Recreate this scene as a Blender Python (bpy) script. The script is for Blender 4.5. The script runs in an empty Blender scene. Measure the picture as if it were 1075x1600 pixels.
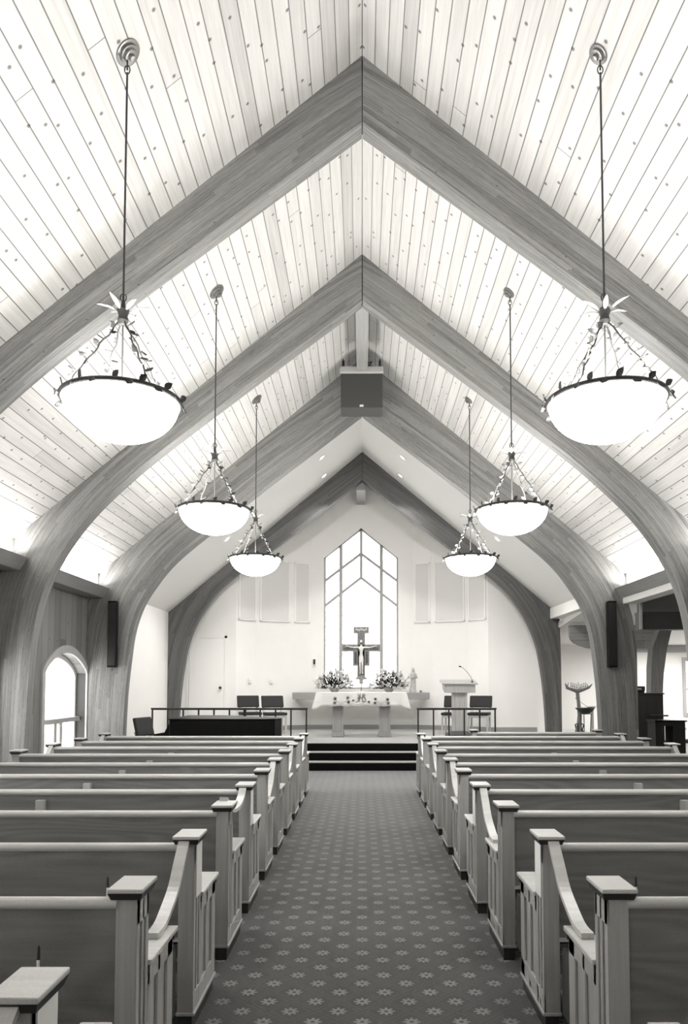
import bpy, bmesh, math, random
from mathutils import Vector, Matrix
random.seed(7)
S = bpy.context.scene
COL = S.collection
R = math.radians
PI = math.pi

# ------------------------------------------------------------------ camera, world, exposure
cam_d = bpy.data.cameras.new('camera')
cam = bpy.data.objects.new('camera', cam_d); COL.objects.link(cam)
cam.location = (0, 0, 1.6); cam.rotation_euler = (R(93), 0, 0)
cam_d.sensor_fit = 'VERTICAL'; cam_d.sensor_height = 36
cam_d.lens = 1169/1600*36
cam_d.shift_x = -28.5/1600; cam_d.shift_y = 206.7/1600
cam_d.clip_start = .05; cam_d.clip_end = 300
S.camera = cam
S.view_settings.view_transform = 'Standard'; S.view_settings.look = 'None'
S.view_settings.gamma = 1; S.view_settings.use_curve_mapping = False
S.view_settings.exposure = 0.5
W = bpy.data.worlds.new('sky'); S.world = W; W.use_nodes = True
W.node_tree.nodes['Background'].inputs[0].default_value = (1, .995, .985, 1)
W.node_tree.nodes['Background'].inputs[1].default_value = 4.4

BOWL_EMIT = 15
UP_W = 21.0        # lamp above each glass bowl
COVE_W = 33.0      # strip lamps in the eave coves
SPOT_W = 115.0      # sanctuary downlights
WASH_W = 92.0     # unseen fill spots added to brighten the chancel

def lamp(name, kind, loc, power, rot=(0, 0, 0), size=.1, size_y=None, spot=None, parent=None):
    d = bpy.data.lights.new(name, kind); d.energy = power; d.color = (1, .985, .96)
    if kind == 'AREA':
        d.size = size
        if size_y: d.shape = 'RECTANGLE'; d.size_y = size_y
    else:
        d.shadow_soft_size = size
    if kind == 'SPOT': d.spot_size = R(spot or 60); d.spot_blend = .6
    o = bpy.data.objects.new(name, d); COL.objects.link(o)
    o.location = loc; o.rotation_euler = rot; o.parent = parent
    return o

# strip lamps lying in the eave coves, shining up at the boards
for sx in (-1, 1):
    for (a, b) in ((-2.5, 3.0), (3.5, 6.15), (6.5, 9.15), (9.5, 12.15)):
        lamp('cove_lamp', 'AREA', (sx*4.2, (a+b)/2, 3.2), COVE_W, (PI, R(18)*sx, 0), .08, b-a-.1)
# unseen spots added behind the third arch to light the chancel walls
for x in (-3.0, -1.9, -.8, .8, 1.9, 3.0):
    o = lamp('chancel_fill_spot', 'SPOT', (x, 12.75, 6.6-.84*abs(x)), WASH_W, (R(58), 0, R(0)), .12, spot=95)
# lamps of the pair of chandeliers that hang behind the photographer
for y in (1.7, -1.3):
    for x in (-1.54, 1.54):
        lamp('rear_chandelier_lamp', 'SPOT', (x, y, 3.5), 42, (PI, 0, 0), size=.2, spot=160)
# unseen pair of spots added to brighten the far aisle carpet
for x in (-.7, .7):
    lamp('carpet_fill_spot', 'SPOT', (x, 12.6, 5.3), 260, (R(-14), 0, 0), .1, spot=62)
# unseen area lamps added to fill the side aisle with light
for y in (14, 18.0):
    lamp('aisle_fill_lamp', 'AREA', (8.0, y, 2.5), 130, (0, 0, 0), 1.0)

# ------------------------------------------------------------------ material helpers
def tint(v): return (v, v*.985, v*.955, 1)
class Mt:
    def __init__(s, name, v=.5, rough=.6, metal=0, spec=.5):
        s.m = bpy.data.materials.new(name); s.m.use_nodes = True
        s.t = s.m.node_tree; s.n = s.t.nodes; s.p = s.n['Principled BSDF']
        s.p.inputs['Base Color'].default_value = tint(v)
        s.p.inputs['Roughness'].default_value = rough
        s.p.inputs['Metallic'].default_value = metal
        s.p.inputs['Specular IOR Level'].default_value = spec
    def new(s, k, **kw):
        n = s.n.new(k)
        for a, b in kw.items(): setattr(n, a, b)
        return n
    def put(s, sock, v):
        if hasattr(v, 'is_output') or isinstance(v, bpy.types.NodeSocket): s.t.links.new(v, sock)
        else: sock.default_value = v
    def math(s, op, a, b=0.0, c=None, clamp=False):
        n = s.new('ShaderNodeMath', operation=op, use_clamp=clamp)
        s.put(n.inputs[0], a); s.put(n.inputs[1], b)
        if c is not None: s.put(n.inputs[2], c)
        return n.outputs[0]
    def coord(s, which='Object'):
        return s.new('ShaderNodeTexCoord').outputs[which]
    def sep(s, v):
        n = s.new('ShaderNodeSeparateXYZ'); s.put(n.inputs[0], v); return n.outputs
    def comb(s, x, y, z=0.0):
        n = s.new('ShaderNodeCombineXYZ')
        for i, q in enumerate((x, y, z)): s.put(n.inputs[i], q)
        return n.outputs[0]
    def noise(s, vec, scale=1.0, detail=3.0, rough=.5, dist=0.0):
        n = s.new('ShaderNodeTexNoise'); s.put(n.inputs['Vector'], vec)
        n.inputs['Scale'].default_value = scale; n.inputs['Detail'].default_value = detail
        n.inputs['Roughness'].default_value = rough; n.inputs['Distortion'].default_value = dist
        return n.outputs['Fac']
    def white(s, vec):
        n = s.new('ShaderNodeTexWhiteNoise', noise_dimensions='3D'); s.put(n.inputs['Vector'], vec)
        return n.outputs['Value']
    def rng(s, v, a, b, c, d):
        n = s.new('ShaderNodeMapRange'); s.put(n.inputs[0], v)
        for i, q in enumerate((a, b, c, d)): n.inputs[i+1].default_value = q
        return n.outputs[0]
    def knots(s, x, y, scale, radius, keep=.5):
        v = s.new('ShaderNodeTexVoronoi', voronoi_dimensions='2D')
        s.put(v.inputs['Vector'], s.comb(x, y)); v.inputs['Scale'].default_value = scale
        d = s.rng(v.outputs['Distance'], radius*.45, radius, 1, 0)
        c = s.new('ShaderNodeSeparateColor'); s.put(c.inputs[0], v.outputs['Color'])
        k = s.math('LESS_THAN', c.outputs[0], keep)
        return s.math('MULTIPLY', d, k)
    def gray(s, v):
        n = s.new('ShaderNodeCombineColor')
        s.put(n.inputs[0], v); s.put(n.inputs[1], s.math('MULTIPLY', v, .985)); s.put(n.inputs[2], s.math('MULTIPLY', v, .955))
        s.put(s.p.inputs['Base Color'], n.outputs[0]); return s
    def bump(s, h, strength=.2, dist=.01):
        n = s.new('ShaderNodeBump'); n.inputs['Strength'].default_value = strength
        n.inputs['Distance'].default_value = dist; s.put(n.inputs['Height'], h)
        s.put(s.p.inputs['Normal'], n.outputs[0]); return s

def boards(name, across, along, width, base, spread, seg=2.6, knot=(4.6, .06, .55), groove=.4, gw=.045, rough=.55):
    """planks: 'across' / 'along' are object axes"""
    m = Mt(name, base, rough)
    o = m.sep(m.coord())
    ax = m.math('ABSOLUTE', o[across]) if across == 0 else o[across]
    side = m.math('SIGN', o[0])
    u = m.math('DIVIDE', ax, width); y = o[along]
    idx = m.math('FLOOR', u); fr = m.math('FRACT', u)
    r1 = m.white(m.comb(idx, side, 3.1))
    q = m.math('DIVIDE', m.math('ADD', y, m.math('MULTIPLY', r1, 9.0)), seg)
    tone = m.white(m.comb(idx, m.math('FLOOR', q), side))
    tone = m.math('POWER', tone, 2.6)
    g = m.noise(m.comb(m.math('MULTIPLY', ax, 38), m.math('MULTIPLY', y, 1.3), m.math('MULTIPLY', idx, 3.7)), 1, 4, .6, .4)
    col = m.math('SUBTRACT', base, m.math('MULTIPLY', tone, spread))
    col = m.math('ADD', col, m.rng(g, .3, .7, -.05*base/.5, .05*base/.5))
    ed = m.math('MINIMUM', fr, m.math('SUBTRACT', 1, fr))
    gr = m.rng(ed, gw*.4, gw, 1, 0)
    qf = m.math('FRACT', q); gj = m.math('LESS_THAN', qf, .0007)
    gr = m.math('MAXIMUM', gr, gj)
    if knot:
        k = m.knots(ax, m.math('MULTIPLY', y, .8), *knot)
        col = m.math('MULTIPLY', col, m.math('SUBTRACT', 1, m.math('MULTIPLY', k, .75)))
    col = m.math('MULTIPLY', col, m.math('SUBTRACT', 1, m.math('MULTIPLY', gr, groove)))
    m.gray(col); m.bump(m.math('SUBTRACT', 1, gr), .4, .006)
    return m.m

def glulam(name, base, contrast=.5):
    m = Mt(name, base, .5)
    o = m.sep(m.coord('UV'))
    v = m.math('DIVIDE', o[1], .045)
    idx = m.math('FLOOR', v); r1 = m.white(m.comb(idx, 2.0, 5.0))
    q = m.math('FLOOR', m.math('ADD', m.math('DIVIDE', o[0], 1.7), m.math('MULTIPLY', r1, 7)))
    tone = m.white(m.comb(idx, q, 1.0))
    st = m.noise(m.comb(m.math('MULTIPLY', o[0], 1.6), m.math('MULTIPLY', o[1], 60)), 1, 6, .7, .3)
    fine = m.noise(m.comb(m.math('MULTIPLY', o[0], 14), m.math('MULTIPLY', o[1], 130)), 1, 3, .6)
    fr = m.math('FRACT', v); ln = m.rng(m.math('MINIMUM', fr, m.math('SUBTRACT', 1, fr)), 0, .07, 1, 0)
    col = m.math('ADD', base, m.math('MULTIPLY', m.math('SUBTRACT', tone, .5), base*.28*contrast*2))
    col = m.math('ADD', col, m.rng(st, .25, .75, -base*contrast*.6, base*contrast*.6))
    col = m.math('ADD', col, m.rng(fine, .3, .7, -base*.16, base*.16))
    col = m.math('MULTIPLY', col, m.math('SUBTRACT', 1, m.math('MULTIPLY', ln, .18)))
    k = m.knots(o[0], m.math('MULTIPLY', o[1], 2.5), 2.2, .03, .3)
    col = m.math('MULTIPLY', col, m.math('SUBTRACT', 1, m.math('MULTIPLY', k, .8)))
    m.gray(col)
    return m.m

def grain(name, base, axis=0, amp=.16, rough=.45, rings=False):
    """plain sawn wood with grain running along the given object axis"""
    m = Mt(name, base, rough)
    o = m.sep(m.coord()); info = m.new('ShaderNodeObjectInfo')
    rnd = m.math('MULTIPLY', info.outputs['Random'], 37.0)
    s = [30.0, 30.0, 30.0]; s[axis] = 1.6
    vec = m.comb(m.math('ADD', m.math('MULTIPLY', o[0], s[0]), rnd), m.math('MULTIPLY', o[1], s[1]), m.math('MULTIPLY', o[2], s[2]))
    g = m.noise(vec, 1, 4, .6, .5)
    col = m.math('ADD', base, m.rng(g, .25, .75, -base*amp, base*amp))
    col = m.math('ADD', col, m.rng(m.noise(m.coord(), 190, 2), .3, .7, -base*.07, base*.07))
    if rings:
        vec2 = m.comb(m.math('ADD', m.math('MULTIPLY', o[0], .55), rnd), m.math('MULTIPLY', o[1], .5), m.math('MULTIPLY', o[2], 3.2))
        h = m.noise(vec2, 1, 1, .5, .2)
        w = m.math('SINE', m.math('MULTIPLY', h, 90))
        col = m.math('ADD', col, m.math('MULTIPLY', w, base*.10))
    col = m.math('MULTIPLY', col, m.rng(info.outputs['Random'], 0, 1, .95, 1.05))
    m.gray(col)
    return m.m

def plain(name, v, rough=.6, metal=0, noise=.0, spec=.5, scale=30):
    m = Mt(name, v, rough, metal, spec)
    if noise:
        g = m.noise(m.coord(), scale, 3)
        m.gray(m.math('ADD', v, m.rng(g, .3, .7, -v*noise, v*noise)))
    return m.m

def carpet(name, base, light, motif=True):
    m = Mt(name, base, .95, spec=.1)
    o = m.sep(m.coord())
    n1 = m.noise(m.coord(), 260, 2); n2 = m.noise(m.coord(), 1.3, 3)
    col = m.math('ADD', base, m.rng(n1, .3, .7, -base*.22, base*.22))
    col = m.math('MULTIPLY', col, m.rng(n2, .3, .7, .9, 1.1))
    if motif:
        px, py = .235, .227
        tot = None
        for ox, oy in ((0, 0), (.5, .5)):
            fx = m.math('MULTIPLY', m.math('SUBTRACT', m.math('FRACT', m.math('ADD', m.math('DIVIDE', o[0], px), ox)), .5), px)
            fy = m.math('MULTIPLY', m.math('SUBTRACT', m.math('FRACT', m.math('ADD', m.math('DIVIDE', o[1], py), oy)), .5), py)
            r = m.math('SQRT', m.math('ADD', m.math('MULTIPLY', fx, fx), m.math('MULTIPLY', fy, fy)))
            th = m.math('ARCTAN2', fy, fx)
            pet = m.math('ADD', .034, m.math('MULTIPLY', m.math('COSINE', m.math('MULTIPLY', th, 8)), .010))
            a = m.math('LESS_THAN', r, pet); b = m.math('GREATER_THAN', r, .011)
            k = m.math('MULTIPLY', a, b)
            tot = k if tot is None else m.math('MAXIMUM', tot, k)
            # small linking specks between the flowers
            dd = m.math('SUBTRACT', m.math('ADD', m.math('ABSOLUTE', fx), m.math('ABSOLUTE', fy)), .098)
            sp = m.math('MULTIPLY', m.math('LESS_THAN', m.math('ABSOLUTE', dd), .004), .16)
            tot = m.math('MAXIMUM', tot, sp)
        tot = m.math('MULTIPLY', tot, m.rng(n1, .3, .7, .7, 1))
        col = m.math('ADD', col, m.math('MULTIPLY', tot, light-base))
    m.gray(col); m.bump(n1, .25, .004)
    m.p.inputs['Sheen Weight'].default_value = .8; m.p.inputs['Sheen Roughness'].default_value = .35
    return m.m

M = {}
M['ceil'] = boards('pale_pine_boards', 0, 1, .108, .66, .15, seg=9, knot=(4.8, .07, .8), groove=.75)
M['wallboard'] = boards('vertical_wall_boards', 1, 2, .21, .25, .10, seg=6, knot=(3.0, .045, .5), groove=.65, gw=.03)
M['headboard'] = boards('horizontal_wall_boards', 2, 0, .16, .26, .08, seg=3, knot=(4.0, .05, .6), groove=.5, gw=.04)
M['glulam'] = glulam('glued_laminated_fir', .205, .85)
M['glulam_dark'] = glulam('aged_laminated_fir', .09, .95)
M['beam'] = grain('smooth_beam_wood', .28, 1, .12)
M['pew'] = grain('oak_pew_wood', .43, 2, .16)
M['pewx'] = grain('oak_pew_rail_wood', .55, 0, .12, .35)
M['pewback'] = grain('oak_pew_back_wood', .20, 0, .16, .55, rings=True)
M['pewdark'] = plain('near_black_moulding', .035, .4)  # near-black tone of the pew mouldings, plinths and aisle baseboard
M['plaster'] = plain('white_plaster', .84, .8, noise=.01, scale=3)
M['plaster2'] = plain('white_ceiling_plaster', .80, .85)
M['panel'] = plain('grey_fabric_panel', .70, .95, noise=.03, scale=200)
M['carpet'] = carpet('flowered_carpet', .050, .21)
M['carpet2'] = carpet('plain_platform_carpet', .34, .4, False)
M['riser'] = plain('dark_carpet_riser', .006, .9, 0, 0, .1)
M['black'] = plain('black_lacquer', .003, .32, spec=.2)
M['blackm'] = plain('black_powder_coat', .012, .45)
M['blackf'] = plain('black_upholstery', .022, .8, noise=.1, scale=300)
M['greyf'] = plain('charcoal_upholstery', .045, .85, noise=.1, scale=300)
M['bronze'] = plain('aged_bronze', .05, .5, .3, noise=.25, scale=60)
M['steel'] = plain('brushed_nickel', .24, .3, .8)
M['frost'] = plain('frosted_leaf_metal', .22, .4, .5)
M['lightwood'] = grain('light_oak', .50, 2, .12)
M['midwood'] = grain('mid_oak', .34, 2, .16)
M['shelfwood'] = grain('shelf_oak', .30, 0, .14)
M['darkwood'] = grain('dark_walnut', .055, 2, .2)
M['trunkwood'] = grain('driftwood', .16, 2, .3)
M['frame'] = grain('window_frame_wood', .5, 2, .1)
M['mullion'] = plain('grey_window_mullion', .36, .5)
M['white'] = plain('white_paint', .85, .5)
M['card'] = plain('white_card', .88, .7)
M['cloth'] = plain('white_linen', .72, .85, noise=.02, scale=120)
M['thread'] = plain('dark_embroidery_thread', .06, .8)
M['thread2'] = plain('pale_embroidery_thread', .5, .8)
M['grille'] = plain('grey_speaker_grille', .06, .8, noise=.25, scale=400)
M['spk'] = plain('light_grey_cabinet', .45, .5)
M['leaf'] = plain('dark_green_leaf', .025, .6, noise=.4, scale=20)
M['leaf2'] = plain('grey_green_leaf', .2, .6, noise=.3, scale=20)
M['petal'] = plain('white_petal', .85, .7)
M['petal2'] = plain('pale_petal', .55, .7, noise=.2, scale=60)
M['iconframe'] = plain('carved_gilt_border', .30, .5, .2, noise=.35, scale=90)
M['icon'] = plain('painted_icon_ground', .16, .6, noise=.6, scale=45)
M['skin'] = plain('pale_painted_figure', .62, .7, noise=.06, scale=40)
M['stone'] = plain('pale_stone_statue', .45, .8, noise=.2, scale=35)
M['foliage'] = plain('overexposed_foliage', .55, .8, noise=.2, scale=3)  # outdoor overexposure put into the leaf colour
M['bark'] = plain('grey_bark', .35, .9, noise=.2, scale=8)
g = Mt('frosted_lamp_glass', .9, .3)
g.p.inputs['Emission Color'].default_value = (1, .99, .965, 1); g.p.inputs['Emission Strength'].default_value = BOWL_EMIT
M['bowl'] = g.m
g = Mt('downlight_lens', .9, .3)
g.p.inputs['Emission Color'].default_value = (1, .99, .97, 1); g.p.inputs['Emission Strength'].default_value = 4
M['lens'] = g.m
g = Mt('window_glass', .9, .05)
tr = g.new('ShaderNodeBsdfTransparent'); gl = g.new('ShaderNodeBsdfGlossy'); gl.inputs['Roughness'].default_value = .02
mx = g.new('ShaderNodeMixShader'); mx.inputs[0].default_value = .05
g.t.links.new(tr.outputs[0], mx.inputs[1]); g.t.links.new(gl.outputs[0], mx.inputs[2])
g.t.links.new(mx.outputs[0], g.n['Material Output'].inputs[0])
M['glass'] = g.m

# ------------------------------------------------------------------ mesh helpers
class MB:
    def __init__(s): s.v = []; s.f = []; s.uv = {}
    def add(s, vs, fs):
        n = len(s.v); s.v += [tuple(q) for q in vs]; s.f += [tuple(i+n for i in f) for f in fs]; return s
    def box(s, x0, x1, y0, y1, z0, z1):
        return s.add([(x0,y0,z0),(x1,y0,z0),(x1,y1,z0),(x0,y1,z0),(x0,y0,z1),(x1,y0,z1),(x1,y1,z1),(x0,y1,z1)],
                     [(0,3,2,1),(4,5,6,7),(0,1,5,4),(1,2,6,5),(2,3,7,6),(3,0,4,7)])
    def obox(s, c, size, mat):
        a, b, d = (q/2 for q in size); c = Vector(c)
        vs = [c + mat @ Vector((i*a, j*b, k*d)) for k in (-1, 1) for j in (-1, 1) for i in (-1, 1)]
        return s.add(vs, [(0,2,3,1),(4,5,7,6),(0,1,5,4),(1,3,7,5),(3,2,6,7),(2,0,4,6)])
    def prism(s, poly, axis, a, b):
        n = len(poly)
        def P(p, t):
            return (t, p[0], p[1]) if axis == 0 else ((p[0], t, p[1]) if axis == 1 else (p[0], p[1], t))
        vs = [P(p, a) for p in poly]+[P(p, b) for p in poly]
        fs = [tuple(range(n-1, -1, -1)), tuple(range(n, 2*n))]+[(i, (i+1) % n, n+(i+1) % n, n+i) for i in range(n)]
        return s.add(vs, fs)
    def tube(s, pts, r, n=8, cap=True):
        pts = [Vector(p) for p in pts]; m = len(pts)
        rr = r if isinstance(r, (list, tuple)) else [r]*m
        vs = []; up = None
        for i, p in enumerate(pts):
            d = (pts[min(i+1, m-1)]-pts[max(i-1, 0)]).normalized()
            if up is None: up = Vector((0, 0, 1)) if abs(d.z) < .9 else Vector((1, 0, 0))
            a = d.cross(up)
            if a.length < 1e-5: a = d.cross(Vector((0, 1, 0)))
            a.normalize(); b = a.cross(d).normalized(); up = b
            for k in range(n):
                t = 2*PI*k/n; vs.append(p+a*math.cos(t)*rr[i]+b*math.sin(t)*rr[i])
        fs = [(i*n+k, i*n+(k+1) % n, (i+1)*n+(k+1) % n, (i+1)*n+k) for i in range(m-1) for k in range(n)]
        if cap: fs += [tuple(range(n-1, -1, -1)), tuple((m-1)*n+k for k in range(n))]
        return s.add(vs, fs)
    def lathe(s, prof, n=24, c=(0, 0, 0), mat=None, sy=1):
        c = Vector(c); vs = []
        for r, z in prof:
            for k in range(n):
                p = Vector((r*math.cos(2*PI*k/n), sy*r*math.sin(2*PI*k/n), z))
                vs.append(c+(mat @ p if mat else p))
        m = len(prof)
        fs = [(i*n+k, i*n+(k+1) % n, (i+1)*n+(k+1) % n, (i+1)*n+k) for i in range(m-1) for k in range(n)]
        if prof[0][0] > 1e-6 and prof[0] != prof[-1]: fs.append(tuple(range(n-1, -1, -1)))
        if prof[-1][0] > 1e-6 and prof[0] != prof[-1]: fs.append(tuple((m-1)*n+k for k in range(n)))
        return s.add(vs, fs)
    def ball(s, c, rx, ry=None, rz=None, n=10, m=7, mat=None):
        ry = ry or rx; rz = rz or rx; c = Vector(c); vs = []
        for i in range(m+1):
            ph = PI*i/m
            for k in range(n):
                p = Vector((rx*math.sin(ph)*math.cos(2*PI*k/n), ry*math.sin(ph)*math.sin(2*PI*k/n), -rz*math.cos(ph)))
                vs.append(c+(mat @ p if mat else p))
        fs = [(i*n+k, i*n+(k+1) % n, (i+1)*n+(k+1) % n, (i+1)*n+k) for i in range(m) for k in range(n)]
        return s.add(vs, fs)
    def leaf(s, base, d, nrm, L, w, bend=.25, th=.0015):
        base = Vector(base); d = Vector(d).normalized(); nrm = Vector(nrm)
        sd = d.cross(nrm)
        if sd.length < 1e-4: sd = d.cross(Vector((.3, .5, .8)))
        sd.normalize(); nn = sd.cross(d).normalized()
        prof = ((0, .08), (.25, .8), (.5, 1), (.78, .6), (1, .02))
        vs = []
        for t, q in prof:
            c = base+d*L*t+nn*(bend*L*t*t)
            for e in (-1, 0, 1):
                vs.append(c+sd*e*w*q/2+nn*(abs(e)*w*.12)+nn*th)
        k = len(vs)
        vs += [v-nn*th*2 for v in vs]
        fs = []
        for i in range(4):
            for j in range(2):
                a = i*3+j; fs.append((a, a+1, a+4, a+3)); fs.append((k+a, k+a+3, k+a+4, k+a+1))
            a = i*3; fs.append((a, a+3, k+a+3, k+a)); a += 2; fs.append((a+3, a, k+a, k+a+3))
        return s.add(vs, fs)
    def build(s, name, mat, parent=None, bevel=0, smooth=False, fix=True):
        me = bpy.data.meshes.new(name); me.from_pydata(s.v, [], s.f)
        if fix:
            bm = bmesh.new(); bm.from_mesh(me)
            bmesh.ops.remove_doubles(bm, verts=bm.verts, dist=1e-6)
            bmesh.ops.recalc_face_normals(bm, faces=bm.faces)
            bm.to_mesh(me); bm.free()
        me.materials.append(M[mat] if isinstance(mat, str) else mat)
        if smooth:
            for p in me.polygons: p.use_smooth = True
            try: me.set_sharp_from_angle(angle=R(40))
            except Exception: pass
        o = bpy.data.objects.new(name, me); COL.objects.link(o)
        if parent: o.parent = parent
        if bevel:
            b = o.modifiers.new('bevel', 'BEVEL'); b.width = bevel; b.segments = 2; b.limit_method = 'ANGLE'; b.angle_limit = R(40)
        return o

def tag(o, label=None, cat=None, group=None, kind=None):
    if label: o['label'] = label
    if cat: o['category'] = cat
    if group: o['group'] = group
    if kind: o['kind'] = kind
    return o
def empty(name, loc=(0, 0, 0), rz=0, label=None, cat=None, group=None):
    o = bpy.data.objects.new(name, None); COL.objects.link(o)
    o.location = loc; o.rotation_euler = (0, 0, rz); o.empty_display_size = .1
    return tag(o, label, cat, group)
def copy_tree(o, parent=None):
    c = o.copy(); COL.objects.link(c); c.parent = parent
    for ch in o.children: copy_tree(ch, c)
    return c
def struct(o): o['kind'] = 'structure'; return o
def box(name, mat, parent, *a, **k): return MB().box(*a).build(name, mat, parent, **k)

# ------------------------------------------------------------------ the shell
RZ, RS = 7.03, .84
def roof(x): return RZ-RS*abs(x)
struct(MB().box(-4.7, 10.2, -3.2, 20.4, -.2, 0).build('floor', 'carpet'))
# sloping plank ceiling over the nave, plaster over the chancel
def slope(y0, y1, xo, name, mat):
    m = MB()
    for s in (-1, 1):
        m.prism([(0, RZ), (s*xo, roof(xo)), (s*xo, roof(xo)+.12), (0, RZ+.12)], 1, y0, y1)
    return struct(m.build(name, mat))
slope(-3.2, 12.3, 4.55, 'ceiling', 'ceil')
slope(12.3, 19.2, 4.75, 'ceiling.001', 'plaster2')

def arch_pts(y0, y1, zs, zt, n=14):
    """segmental arched top of a window between y0 and y1"""
    return [(y0+(y1-y0)*i/n, zs+(zt-zs)*math.sin(PI*(i/n))**.75) for i in range(n+1)]
WIN = [(c-.80, c+.80) for c in (-.6, 2.35, 5.3, 8.3, 11.38)]
ZS, ZT, ZB = 1.76, 2.06, .45
m = MB(); x0, x1 = -4.72, -4.5
prev = -3.2
for (a, b) in WIN:
    m.box(x0, x1, prev, a, 0, 3.05)
    m.box(x0, x1, a, b, 0, ZB)
    pts = arch_pts(a, b, ZS, ZT)
    for p, q in zip(pts, pts[1:]):
        m.prism([(p[0], p[1]), (q[0], q[1]), (q[0], 3.05), (p[0], 3.05)], 0, x0, x1)
    prev = b
m.box(x0, x1, prev, 12.2, 0, 3.05)
struct(m.build('wall_left', 'wallboard'))
m = MB()
m.box(-4.55, -4.32, -3.2, 12.2, 3.05, 3.6)
struct(m.build('wall_left_upper', 'wallboard'))
m = MB(); m.box(4.32, 4.55, -3.2, 12.2, 3.05, 3.6)
struct(m.build('wall_right_upper', 'wallboard'))
struct(MB().box(-4.72, -4.5, 12.2, 17.9, 0, 3.5).build('wall_left_chancel', 'plaster'))
struct(MB().box(-4.72, 10.2, -3.4, -3.2, 0, 7.2).build('wall_back', 'plaster'))
# end wall with five-sided apse and pointed window
APSE = [(1.29, 18.95), (1.76, 18.78), (2.60, 18.36), (3.02, 17.9), (4.72, 17.9)]
WX0, WX1, WC, WS, WTOP, WBOT = -.975, .915, -.03, 4.80, 5.57, 1.46
m = MB(); y0, y1 = 18.95, 19.1
m.prism([(-1.29, 0), (WX0, 0), (WX0, WS), (-1.29, WS)], 1, y0, y1)
m.prism([(1.29, 0), (WX1, 0), (WX1, WS), (1.29, WS)], 1, y0, y1)
m.prism([(WX0, 0), (WX1, 0), (WX1, WBOT), (WX0, WBOT)], 1, y0, y1)
m.prism([(-1.29, WS), (WX0, WS), (WC, WTOP), (WC, 7.1), (-1.29, 7.1)], 1, y0, y1)
m.prism([(1.29, WS), (WX1, WS), (WC, WTOP), (WC, 7.1), (1.29, 7.1)], 1, y0, y1)
for s in (-1, 1):
    for (p, q) in zip(APSE, APSE[1:]):
        m.prism([(s*p[0], p[1]), (s*q[0], q[1]), (s*q[0], q[1]+.12), (s*p[0], p[1]+.12)], 2, 0, 6.6)
struct(m.build('wall_front', 'plaster'))
# baseboards
m = MB()
for s in (-1, 1):
    L = [(0, 18.95)]+APSE[:4]+([(4.16, 17.9)] if s > 0 else [(3.2, 17.9)])
    for (p, q) in zip(L, L[1:]):
        m.prism([(s*p[0], p[1]-.001), (s*q[0], q[1]-.001), (s*q[0], q[1]-.035), (s*p[0], p[1]-.035)], 2, .45, .56)
struct(m.build('baseboard_front', 'shelfwood'))
# platform and steps
m = MB().box(-4.5, 5.4, 14.55, 18.95, 0, .45); struct(m.build('platform', 'carpet2'))
m = MB()
for (ya, yb, z) in ((13.85, 14.2, .15), (14.2, 14.55, .30)): m.box(-4.5, 4.5, ya, yb, 0, z)
st = struct(m.build('platform_step', 'carpet2'))
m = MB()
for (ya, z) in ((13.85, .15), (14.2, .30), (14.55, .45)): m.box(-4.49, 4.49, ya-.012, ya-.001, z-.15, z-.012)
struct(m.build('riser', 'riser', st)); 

# eave coves
def cove(sx, y0, y1):
    P = [(4.14, 3.155), (4.24, 3.0), (4.5, 3.0), (4.5, 3.03), (4.25, 3.03), (4.165, 3.165)]
    return MB().prism([(sx*a, b) for a, b in P], 1, y0, y1)
for i, (a, b) in enumerate(((-3.2, 3.2), (3.4, 6.2), (6.4, 9.2), (9.4, 12.2))):
    for sx in (-1, 1):
        struct(cove(sx, a, b).build('trim_%d' % (1+i*2+(sx > 0)), 'beam'))
# header under the right-hand cove and the side aisle
struct(MB().box(4.27, 4.5, -3.2, 12.2, 2.90, 2.999).build('wall_right_header', 'plaster'))
struct(MB().prism([(4.36, 3.10), (4.36, 3.34), (4.7, 3.2), (4.7, 3.10)], 1, 12.45, 17.9).build('wall_right_chancel', 'plaster'))
struct(MB().prism([(12.35, 3.35), (20.2, 2.62), (20.2, 2.75), (12.35, 3.5)], 0, 4.55, 10.2).build('ceiling.002', 'plaster2'))
struct(MB().box(4.55, 10.2, -3.2, 12.35, 3.3, 3.4).build('ceiling.003', 'plaster2'))
struct(MB().box(10.0, 10.2, -3.2, 20.2, 0, 3.6).build('wall_right', 'plaster'))
# far wall of the aisle with a window opening
m = MB(); wy0, wy1 = 20.2, 20.35; a, b, z0, z1 = 8.72, 9.6, .82, 2.2
m.box(4.55, a, wy0, wy1, 0, 2.9).box(b, 10.2, wy0, wy1, 0, 2.9).box(a, b, wy0, wy1, 0, z0).box(a, b, wy0, wy1, z1, 2.9)
m.box(4.7, 4.75, 17.9, 20.2, 0, 3.2)
struct(m.build('wall_aisle', 'plaster'))
struct(MB().box(7.0, 10, 20.1, 20.199, 2.44, 2.62).build('trim_9', 'mullion'))
struct(MB().box(4.75, 10, 20.17, 20.199, 0, .08).build('baseboard_aisle', 'pewdark'))
wf = MB()
wf.box(a-.09, a, 20.15, 20.22, z0-.1, z1+.1).box(b, b+.09, 20.15, 20.22, z0-.1, z1+.1).box(a, b, 20.15, 20.22, z1, z1+.1).box(a, b, 20.13, 20.22, z0-.1, z0)
w = struct(MB().box(a, b, 20.27, 20.275, z0, z1).build('window_7', 'glass'))
wf.build('window_frame', 'mullion', w)
MB().box(a, b, 20.24, 20.28, 1.42, 1.47).box(a, b, 20.24, 20.28, 1.86, 1.885).build('glazing_bar', 'mullion', w)
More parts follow.
